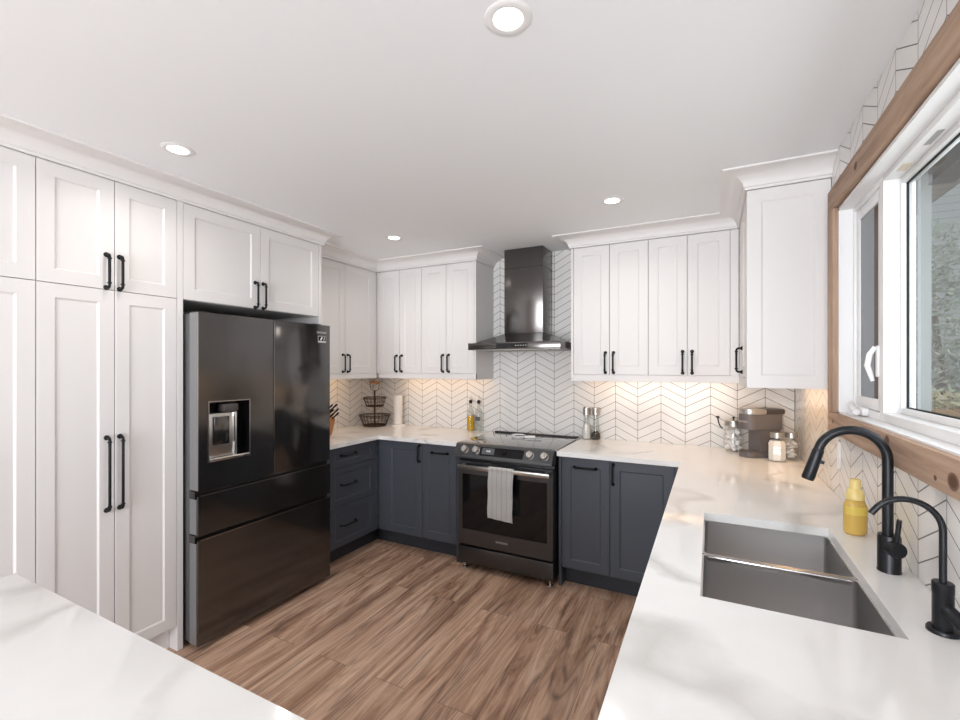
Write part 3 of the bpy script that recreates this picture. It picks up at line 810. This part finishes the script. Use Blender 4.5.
# spoon rest on the cooktop
t = thing('spoon_rest', 'white ceramic spoon rest at the back of the cooktop', 'spoon rest', (-1.335, 3.26, .9225), radians(15))
obj('dish', lathe(bmesh.new(), [(0, 0), (.042, 0), (.055, .014), (.058, .022), (.054, .022), (.042, .007), (0, .006)], sx=1.05, sy=1), 'ceramic', t)
obj('handle_rest', prism(bmesh.new(), [(.04, -.026), (.13, -.018), (.13, .018), (.04, .026)], .004, .018, 'z', .004), 'ceramic', t)
t = thing('cooking_spoon', 'dark spoon lying across the white spoon rest', 'spoon', (-1.33, 3.255, .9305), radians(14))
bm = lathe(bmesh.new(), [(0, 0), (.018, .002), (.026, .010), (.024, .010), (.016, .004), (0, .003)], sx=1.4)
obj('bowl', bm, 'wire', t); obj('stem', tube(bmesh.new(), [(.030, 0, .009), (.09, .006, .022), (.175, .010, .020)], [.005, .0055, .0065], 10), 'wire', t)

# ------------------------------------------------------------------ hood
t = thing('range_hood', 'black stainless chimney range hood over the cooktop', 'range hood', (-1.303, YB, 1.606))
hw = .369; yf = 3.05 - YB; cx = -.018; cw = .1635; cyf = 3.32 - YB
bm = B(-hw, hw, yf, -.001, 0, .052, bev=.002)
cn = obj('canopy', bm, 'hoodsteel', t)
bm = bmesh.new(); z0, z1 = .052, .135; i_ = .03
A = [bm.verts.new(p) for p in ((-hw + i_, yf + i_, z0), (hw - i_, yf + i_, z0), (hw - i_, -.001, z0), (-hw + i_, -.001, z0))]
Bq = [bm.verts.new(p) for p in ((cx - cw, cyf, z1), (cx + cw, cyf, z1), (cx + cw, -.001, z1), (cx - cw, -.001, z1))]
for i in range(4): bm.faces.new((A[i], A[(i + 1) % 4], Bq[(i + 1) % 4], Bq[i]))
bm.faces.new(Bq); bm.faces.new(A[::-1])
obj('sloped_top', bm, 'hoodsteel', t)
ch = obj('chimney', B(cx - cw, cx + cw, cyf, -.001, .135, ZC - 1.606 - .002, bev=.0015), 'hoodsteel', t)
obj('chimney_seam', B(cx - cw - .001, cx + cw + .001, cyf - .001, -.02, .655, .658), 'darkgap', ch)
pn = obj('control_strip', B(-.128, .122, yf - .0015, yf, .010, .044), 'blackglass', cn, label='black touch control strip')
bm = bmesh.new()
for i in range(5): lathe(bm, [(.004, 0), (0, .0008)], (0, 0, 0), 12, Matrix.Translation((.03 + i * .02, yf - .0015, .027)) @ FRONT)
obj('touch_button', bm, 'text', pn)
bm = bmesh.new()
for s in (-1, 1):
    for i in range(14): box(bm, s * .18 - .16 + i * .0235, s * .18 - .16 + i * .0235 + .012, yf + .06, -.10, -.004, .001)
obj('grease_filter', bm, 'brushed', t)
bm = bmesh.new()
box(bm, -hw + .01, hw - .01, yf + .01, yf + .045, -.003, .001)
obj('lower_rim', bm, 'brushed', t, label='bright lower rim')

# ------------------------------------------------------------------ ceiling lights
LP = [(-.489, 1.118), (-2.058, 1.136), (-.498, 2.612), (-2.060, 2.633)]
LB = ['recessed ceiling light at the top of the picture, largest of the four', 'recessed ceiling light above the tall pantry cabinets',
      'recessed ceiling light in front of the right-hand upper cabinets', 'recessed ceiling light near the back left corner']
def downlight(x, y, label, warm=(1, .95, .89), e=2.6):
    t = thing('ceiling_light', label, 'ceiling light', (x, y, ZC), 0, 'recessed ceiling lights')
    obj('trim_ring', lathe(bmesh.new(), [(.041, -.0005), (.041, -.003), (.046, -.004), (.062, -.003), (.066, -.0005)]), 'lightring', t)
    obj('lens', lathe(bmesh.new(), [(.0405, -.0008), (.0405, -.0022), (0, -.0026)]), 'led', t, label='glowing round lens')
    l = bpy.data.lights.new('downlight', 'AREA'); l.shape = 'DISK'; l.size = .09; l.energy = e; l.color = warm; l.spread = radians(150)
    q = bpy.data.objects.new('downlight', l); COL.objects.link(q); q.parent = t; q.location = (0, 0, -.009)
for (x, y), lb in zip(LP, LB): downlight(x, y, lb)
# ------------------------------------------------------------------ things on the worktops
ZT = .9145
# coffee maker
t = thing('coffee_maker', 'grey single-serve coffee maker on the right-hand worktop corner', 'coffee maker', (.292, 3.325, ZT), radians(-56))
def stadium(w, y0, y1, n=10):          # rounded front toward -Y
    r = w / 2; return [(r * cos(a), y0 + r + r * sin(a)) for a in [pi + i / n * pi for i in range(n + 1)]] + [(r, y1), (-r, y1)]
obj('drip_base', prism(bmesh.new(), stadium(.118, -.150, .10), 0, .034, 'z', .003), 'keurig', t)
obj('column', prism(bmesh.new(), [(-.056, -.060), (.056, -.060), (.056, .075), (-.056, .075)], .032, .19, 'z', .005), 'keurig', t)
hd = obj('brew_head', prism(bmesh.new(), stadium(.122, -.152, .085), .172, .268, 'z', .004), 'keurig', t)
obj('lid_ring', prism(bmesh.new(), stadium(.123, -.153, -.02), .268, .298, 'z', .005), 'silver', t, label='silver lid ring')
obj('top_cover', prism(bmesh.new(), [(-.058, -.02), (.058, -.02), (.058, .106), (-.058, .106)], .266, .299, 'z', .005), 'keurigdark', t)
obj('water_tank', prism(bmesh.new(), [(-.052, .077), (.052, .077), (.052, .106), (-.052, .106)], .012, .265, 'z', .008), 'jarglass', t)
text('KEURIG', .017, 'text', hd, 'brand_lettering', Matrix.Translation((.02, -.1512, .222)) @ Matrix.Rotation(radians(22), 4, 'Z') @ FRONT)
# jars
def jar(name, label, loc, r, h, lid_r, contents, seg, group, rot=0):
    t = thing(name, label, 'jar', loc, rot, group)
    p = [(0, 0), (r * .86, 0), (r, .012), (r, h * .62), (lid_r, h * .80), (lid_r, h * .88)]
    obj('glass', lathe(bmesh.new(), p, seg=seg), 'jarglass', t, angle=25)
    lz = h * .88
    obj('lid', lathe(bmesh.new(), [(lid_r * .98, lz - .012), (lid_r * 1.08, lz - .012), (lid_r * 1.08, h * .985), (lid_r, h), (0, h)], seg=32), 'brushed', t, label='brushed metal lid')
    return t
t = jar('sugar_jar', 'glass jar of white sugar in front of the coffee maker, metal lid', (.351, 3.191, ZT), .048, .172, .033, None, 8, 'glass jars', .3)
obj('sugar', lathe(bmesh.new(), [(0, .004), (.040, .004), (.046, .014), (.046, .104), (.037, .122), (0, .126)], seg=8), 'sugar', t, angle=25)
t = jar('packet_jar', 'glass jar of pale sachets right of the sugar jar, metal lid', (.432, 3.270, ZT), .045, .166, .031, None, 8, 'glass jars', .1)
def packets(n, r, h, sx, sy, sz, m, parent, nm, seed):
    rnd = random.Random(seed)
    for i in range(n):
        a = rnd.random() * 6.28; q = r * math.sqrt(rnd.random()); z = .006 + sz + (h - .012) * i / n
        bm = B(-sx, sx, -sy, sy, -sz, sz, bev=sz * .5)
        bm.transform(Matrix.Translation((q * cos(a), q * sin(a), z + .008)) @ Matrix.Rotation(rnd.random() * 6.28, 4, 'Z') @ Matrix.Rotation(rnd.uniform(-.9, .9), 4, 'X'))
        obj(nm, bm, m, parent)
t2 = t
packets(14, .024, .105, .018, .012, .004, 'pod', t2, 'sachet', 3)
t = jar('pod_jar', 'wide glass jar of white coffee pods left of the coffee maker', (.135, 3.440, ZT), .062, .205, .050, None, 28, 'glass jars')
def pods(parent):
    rnd = random.Random(5)
    for lv in range(4):
        for k_ in range(4):
            a = lv * .8 + k_ * pi / 2; q = .032
            bm = lathe(bmesh.new(), [(0, -.016), (.015, -.016), (.019, .012), (.022, .014), (.022, .017), (0, .018)], seg=16)
            bm.transform(Matrix.Translation((q * cos(a), q * sin(a), .028 + lv * .033)) @ Matrix.Rotation(rnd.uniform(-1.2, 1.2), 4, 'X') @ Matrix.Rotation(rnd.uniform(-1.2, 1.2), 4, 'Y'))
            obj('pod', bm, 'pod', parent)
pods(t)
obj('lid_knob', lathe(bmesh.new(), [(.004, .203), (.004, .214), (.009, .219), (.007, .226), (0, .228)], seg=16), 'blackplastic', t)
bm = tube(bmesh.new(), [(-.063, -.01, .150), (-.078, -.012, .160), (-.088, -.014, .185), (-.094, -.015, .222)], [.004, .004, .004, .005], 10)
tube(bm, [(-.083, -.015, .2235), (-.105, -.015, .2235)], .006, 8)
obj('scoop_handle', bm, 'blackplastic', t, label='thin black scoop handle')
# grinders
def grinder(label, x, y, fill, fh):
    t = thing('spice_grinder', label, 'grinder', (x, y, ZT), 0, 'salt and pepper grinders')
    obj('glass', lathe(bmesh.new(), [(0, 0), (.034, 0), (.036, .006), (.034, .07), (.022, .125), (.021, .19)]), 'bottleglass', t)
    obj('cap', lathe(bmesh.new(), [(.022, .184), (.0285, .186), (.0285, .243), (.026, .246), (0, .246)]), 'brushed', t, label='brushed steel cap')
    pr = {'salt': [(0, .004), (.030, .004), (.032, .01), (.030, .07), (.022, .115), (0, .120)], 'pepper': [(0, .004), (.030, .004), (.032, .01), (.031, .045), (.012, .065), (0, .066)]}[fill]
    obj(fill, lathe(bmesh.new(), pr), fill, t)
grinder('glass salt grinder with steel cap, left of its pair beside the cooktop', -.862, 3.495, 'salt', .1)
grinder('glass pepper grinder with steel cap, right of its pair beside the cooktop', -.792, 3.505, 'pepper', .06)
# oil bottles
def bottle(name, label, x, y, fill):
    t = thing(name, label, 'bottle', (x, y, ZT), radians(12), 'pouring bottles')
    r = .034
    obj('glass', lathe(bmesh.new(), [(0, 0), (r, 0), (r, .150), (r * .9, .175), (.014, .205), (.0125, .245)], seg=20), 'bottleglass', t)
    if fill: obj('oil', lathe(bmesh.new(), [(0, .003), (r - .002, .003), (r - .002, .132), (0, .132)], seg=20), 'oil', t)
    else: obj('label', B(-.024, .020, -.0365, -.034, .090, .126), 'keurigdark', t, label='small dark label')
    sp = obj('stopper', lathe(bmesh.new(), [(.010, .236), (.014, .246), (.016, .262), (.008, .270), (0, .270)], seg=14), 'blackplastic', t)
    obj('spout', tube(bmesh.new(), [(0, 0, .268), (.002, 0, .290), (.008, 0, .308)], [.0035, .003, .0025], 8), 'brushed', sp)
bottle('oil_bottle', 'clear pouring bottle half full of golden oil, left of the range', -1.886, 3.490, True)
bottle('vinegar_bottle', 'clear pouring bottle with a small dark label, beside the golden oil', -1.812, 3.503, False)
# paper towel
t = thing('paper_towel_holder', 'upright paper towel roll on a white stand in the left corner', 'paper towel', (-2.655, 3.455, ZT))
obj('stand_base', lathe(bmesh.new(), [(.070, 0), (.070, .012), (.066, .016), (0, .016)]), 'ceramic', t)
obj('pole', tube(bmesh.new(), [(0, 0, .014), (0, 0, .305)], .005, 10), 'brushed', t)
obj('roll', lathe(bmesh.new(), [(.018, .018), (.042, .018), (.042, .290), (.018, .290)]), 'paper', t)
# two tier basket
t = thing('tiered_basket', 'two-tier dark wire fruit basket with wooden handle in the left corner', 'basket', (-2.845, 3.345, ZT))
def basket(r0, r1, z0, z1, n):
    bm = bmesh.new()
    def circ(r, z, rr): tube(bm, [(r * cos(2 * pi * i / 28), r * sin(2 * pi * i / 28), z) for i in range(28)], rr, 6, True)
    circ(r1, z1, .005); circ(r0, z0, .006); circ((r0 + r1) / 2, (z0 + z1) / 2, .0022); circ(r1, z1 - .012, .003)
    for i in range(n):
        a = 2 * pi * i / n
        tube(bm, [(r0 * cos(a), r0 * sin(a), z0), (r1 * cos(a), r1 * sin(a), z1)], .0022, 5)
    for i in range(7):
        s = -r0 + (i + .5) * 2 * r0 / 7; c = math.sqrt(max(0, r0 * r0 - s * s))
        tube(bm, [(s, -c, z0), (s, c, z0)], .0022, 5); tube(bm, [(-c, s, z0), (c, s, z0)], .0022, 5)
    return bm
obj('lower_basket', basket(.105, .142, .008, .105, 22), 'wire', t)
obj('upper_basket', basket(.080, .105, .190, .270, 16), 'wire', t)
obj('pole', tube(bmesh.new(), [(0, 0, .004), (0, 0, .335)], .008, 10), 'wire', t)
hd = obj('handle', tube(bmesh.new(), [(-.05, 0, .412), (-.055, 0, .385), (-.045, 0, .345), (-.02, 0, .335), (.02, 0, .335), (.045, 0, .345), (.055, 0, .385), (.05, 0, .412)], .0025, 6), 'wire', t)
obj('wooden_grip', tube(bmesh.new(), [(-.058, 0, .412), (.058, 0, .412)], .011, 12), 'orangewood', hd, label='orange-brown wooden grip')
# knife block
KB = Vector((-2.835, 2.69, ZT))
t = thing('knife_block', 'orange wooden knife block on the worktop just behind the fridge', 'knife block', KB, radians(0))
bm = prism(bmesh.new(), [(-.09, 0), (.05, 0), (.09, .13), (.02, .185), (-.05, .10)], -.055, .055, 'y', .004)
obj('block', bm, 'orangewood', t)
slots = [(.030, -.03, .178), (.030, .02, .178), (.060, -.03, .153), (.060, .02, .153), (.082, -.03, .135), (.082, .02, .135)]
LBk = 'black-handled knife standing in the orange wooden knife block'
kd = Vector((.78, .10, .62)).normalized()
for i, (x, y, z) in enumerate(slots):
    k0 = Vector((x, y, z)) + KB
    kt = thing('kitchen_knife', LBk, 'knife', k0 + kd * .004, 0, 'knives in the block')
    L = .115 - .020 * (i // 2)
    obj('knife_handle', tube(bmesh.new(), [kd * 0, kd * .01, kd * L * .5, kd * L, kd * (L + .008)], [.006, .0075, .0065, .0085, .005], 10), 'blackplastic', kt)
# soap
t = thing('soap_bottle', 'amber liquid soap bottle with yellow pump beside the faucet', 'soap bottle', (.431, 1.917, ZT), radians(20))
sp = [(0, 0), (.024, 0), (.030, .006), (.031, .05), (.030, .095), (.024, .112), (.019, .118), (.019, .122)]
obj('bottle', lathe(bmesh.new(), sp, seg=24, sx=1.12, sy=.85), 'yellowsoap', t)
bm = lathe(bmesh.new(), [(.024, .116), (.0255, .118), (.0255, .130), (.0245, .134), (.022, .146), (.0165, .152), (.0155, .180), (.013, .184), (0, .184)], seg=24)
pm = obj('pump', bm, 'yellowcap', t)
obj('nozzle', tube(bmesh.new(), [(0, 0, .175), (.004, .014, .176), (.007, .027, .173)], [.008, .006, .0045], 10), 'yellowcap', pm)
bm = lathe(bmesh.new(), [(.0316, .068), (.0316, .096)], seg=24, sx=1.13, sy=.86)
for f in [f for f in bm.faces if len(f.verts) > 4 or f.calc_center_median().y > -.004]: bm.faces.remove(f)
obj('label', bm, 'labelyellow', t, label='bright yellow label')

# outlet on the right wall
t = thing('wall_outlet', 'narrow white wall outlet on the tiles below the window corner', 'outlet', (XR, 2.405, 1.04))
obj('cover_plate', B(-.006, -.0005, -.020, .020, 0, .116, bev=.002), 'vinyl', t)
bm = bmesh.new()
for z in (.036, .080): box(bm, -.008, -.005, -.012, .012, z - .014, z + .014, .002)
obj('socket', bm, 'vinyl', t)

# ------------------------------------------------------------------ outside the window
struct('ground', B(.64, 12, -6, 14, -.45, -.35), 'ground')
o = obj('porch_roof', B(.645, 1.5, -1.2, 5.4, 2.72, 2.80), 'soffit'); o['kind'] = 'structure'; o.name = 'trim_8'
o = obj('roof_beam', B(1.2, 1.32, -1.2, 3.75, 2.60, 2.72), 'fascia'); tag(o, 'dark roof beam outside along the porch eave, top of the window', 'beam')
o = obj('reflection_post', B(1.20, 1.25, 3.86, 3.91, -.35, 2.72), 'reflectionpost'); tag(o, 'pale upright post standing in for a reflection at the left of the window', 'post')  # post stands in for a pale band reflected in the glass
t = thing('neighbour_house', 'grey sided house wall beyond the garden tree outside the window', 'house', (4.5, 12.5, -.35))
obj('wall', B(-3.6, 5, 0, .2, 0, 6.2), 'siding', t)
obj('roof', prism(bmesh.new(), [(-.5, 6.1), (.6, 6.9), (1.7, 6.1)], -3.9, 5.3, 'x'), 'fascia', t)
def leaves(bm, c, rad, n, size, rnd):
    for _ in range(n):
        d = Vector((rnd.gauss(0, 1), rnd.gauss(0, 1), rnd.gauss(0, 1))).normalized() * rnd.random() ** .4
        p = Vector((c[0] + d.x * rad[0], c[1] + d.y * rad[1], c[2] + d.z * rad[2]))
        a = Vector((rnd.gauss(0, 1), rnd.gauss(0, 1), rnd.gauss(0, 1))).normalized(); b = a.orthogonal().normalized()
        s = size * rnd.uniform(.6, 1.3)
        bm.faces.new([bm.verts.new(p + v) for v in (a * s, b * s * .5, -a * s, -b * s * .5)])
    return bm
rnd = random.Random(11)
t = thing('garden_tree', 'grey-green leafy tree in the garden outside the window', 'tree', (2.75, 8.4, -.35))
obj('trunk', tube(bmesh.new(), [(0, 0, 0), (.05, 0, 1.2), (0, .1, 2.6)], [.14, .11, .06], 12), 'bark', t)
bm = bmesh.new()
for c, r in (((0, 0, 2.3), (1.1, .9, 1.2)), ((.6, -.2, 1.4), (.9, .7, .9)), ((-.5, -.2, 3.2), (.8, .7, .8)), ((-.5, -.3, 1.2), (.7, .6, .8))): leaves(bm, c, r, 1700, .048, rnd)
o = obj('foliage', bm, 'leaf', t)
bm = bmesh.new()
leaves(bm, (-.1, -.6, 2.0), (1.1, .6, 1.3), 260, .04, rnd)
obj('pale_leaves', bm, 'leaflight', t)  # sparse leaves in a paler green
t = thing('garden_planter', 'wooden planter box with low plants outside the bottom of the window', 'planter', (2.1, 5.95, -.35))
obj('box', B(-.45, .6, -.2, .2, .02, 1.42, bev=.01), 'planterwood', t)
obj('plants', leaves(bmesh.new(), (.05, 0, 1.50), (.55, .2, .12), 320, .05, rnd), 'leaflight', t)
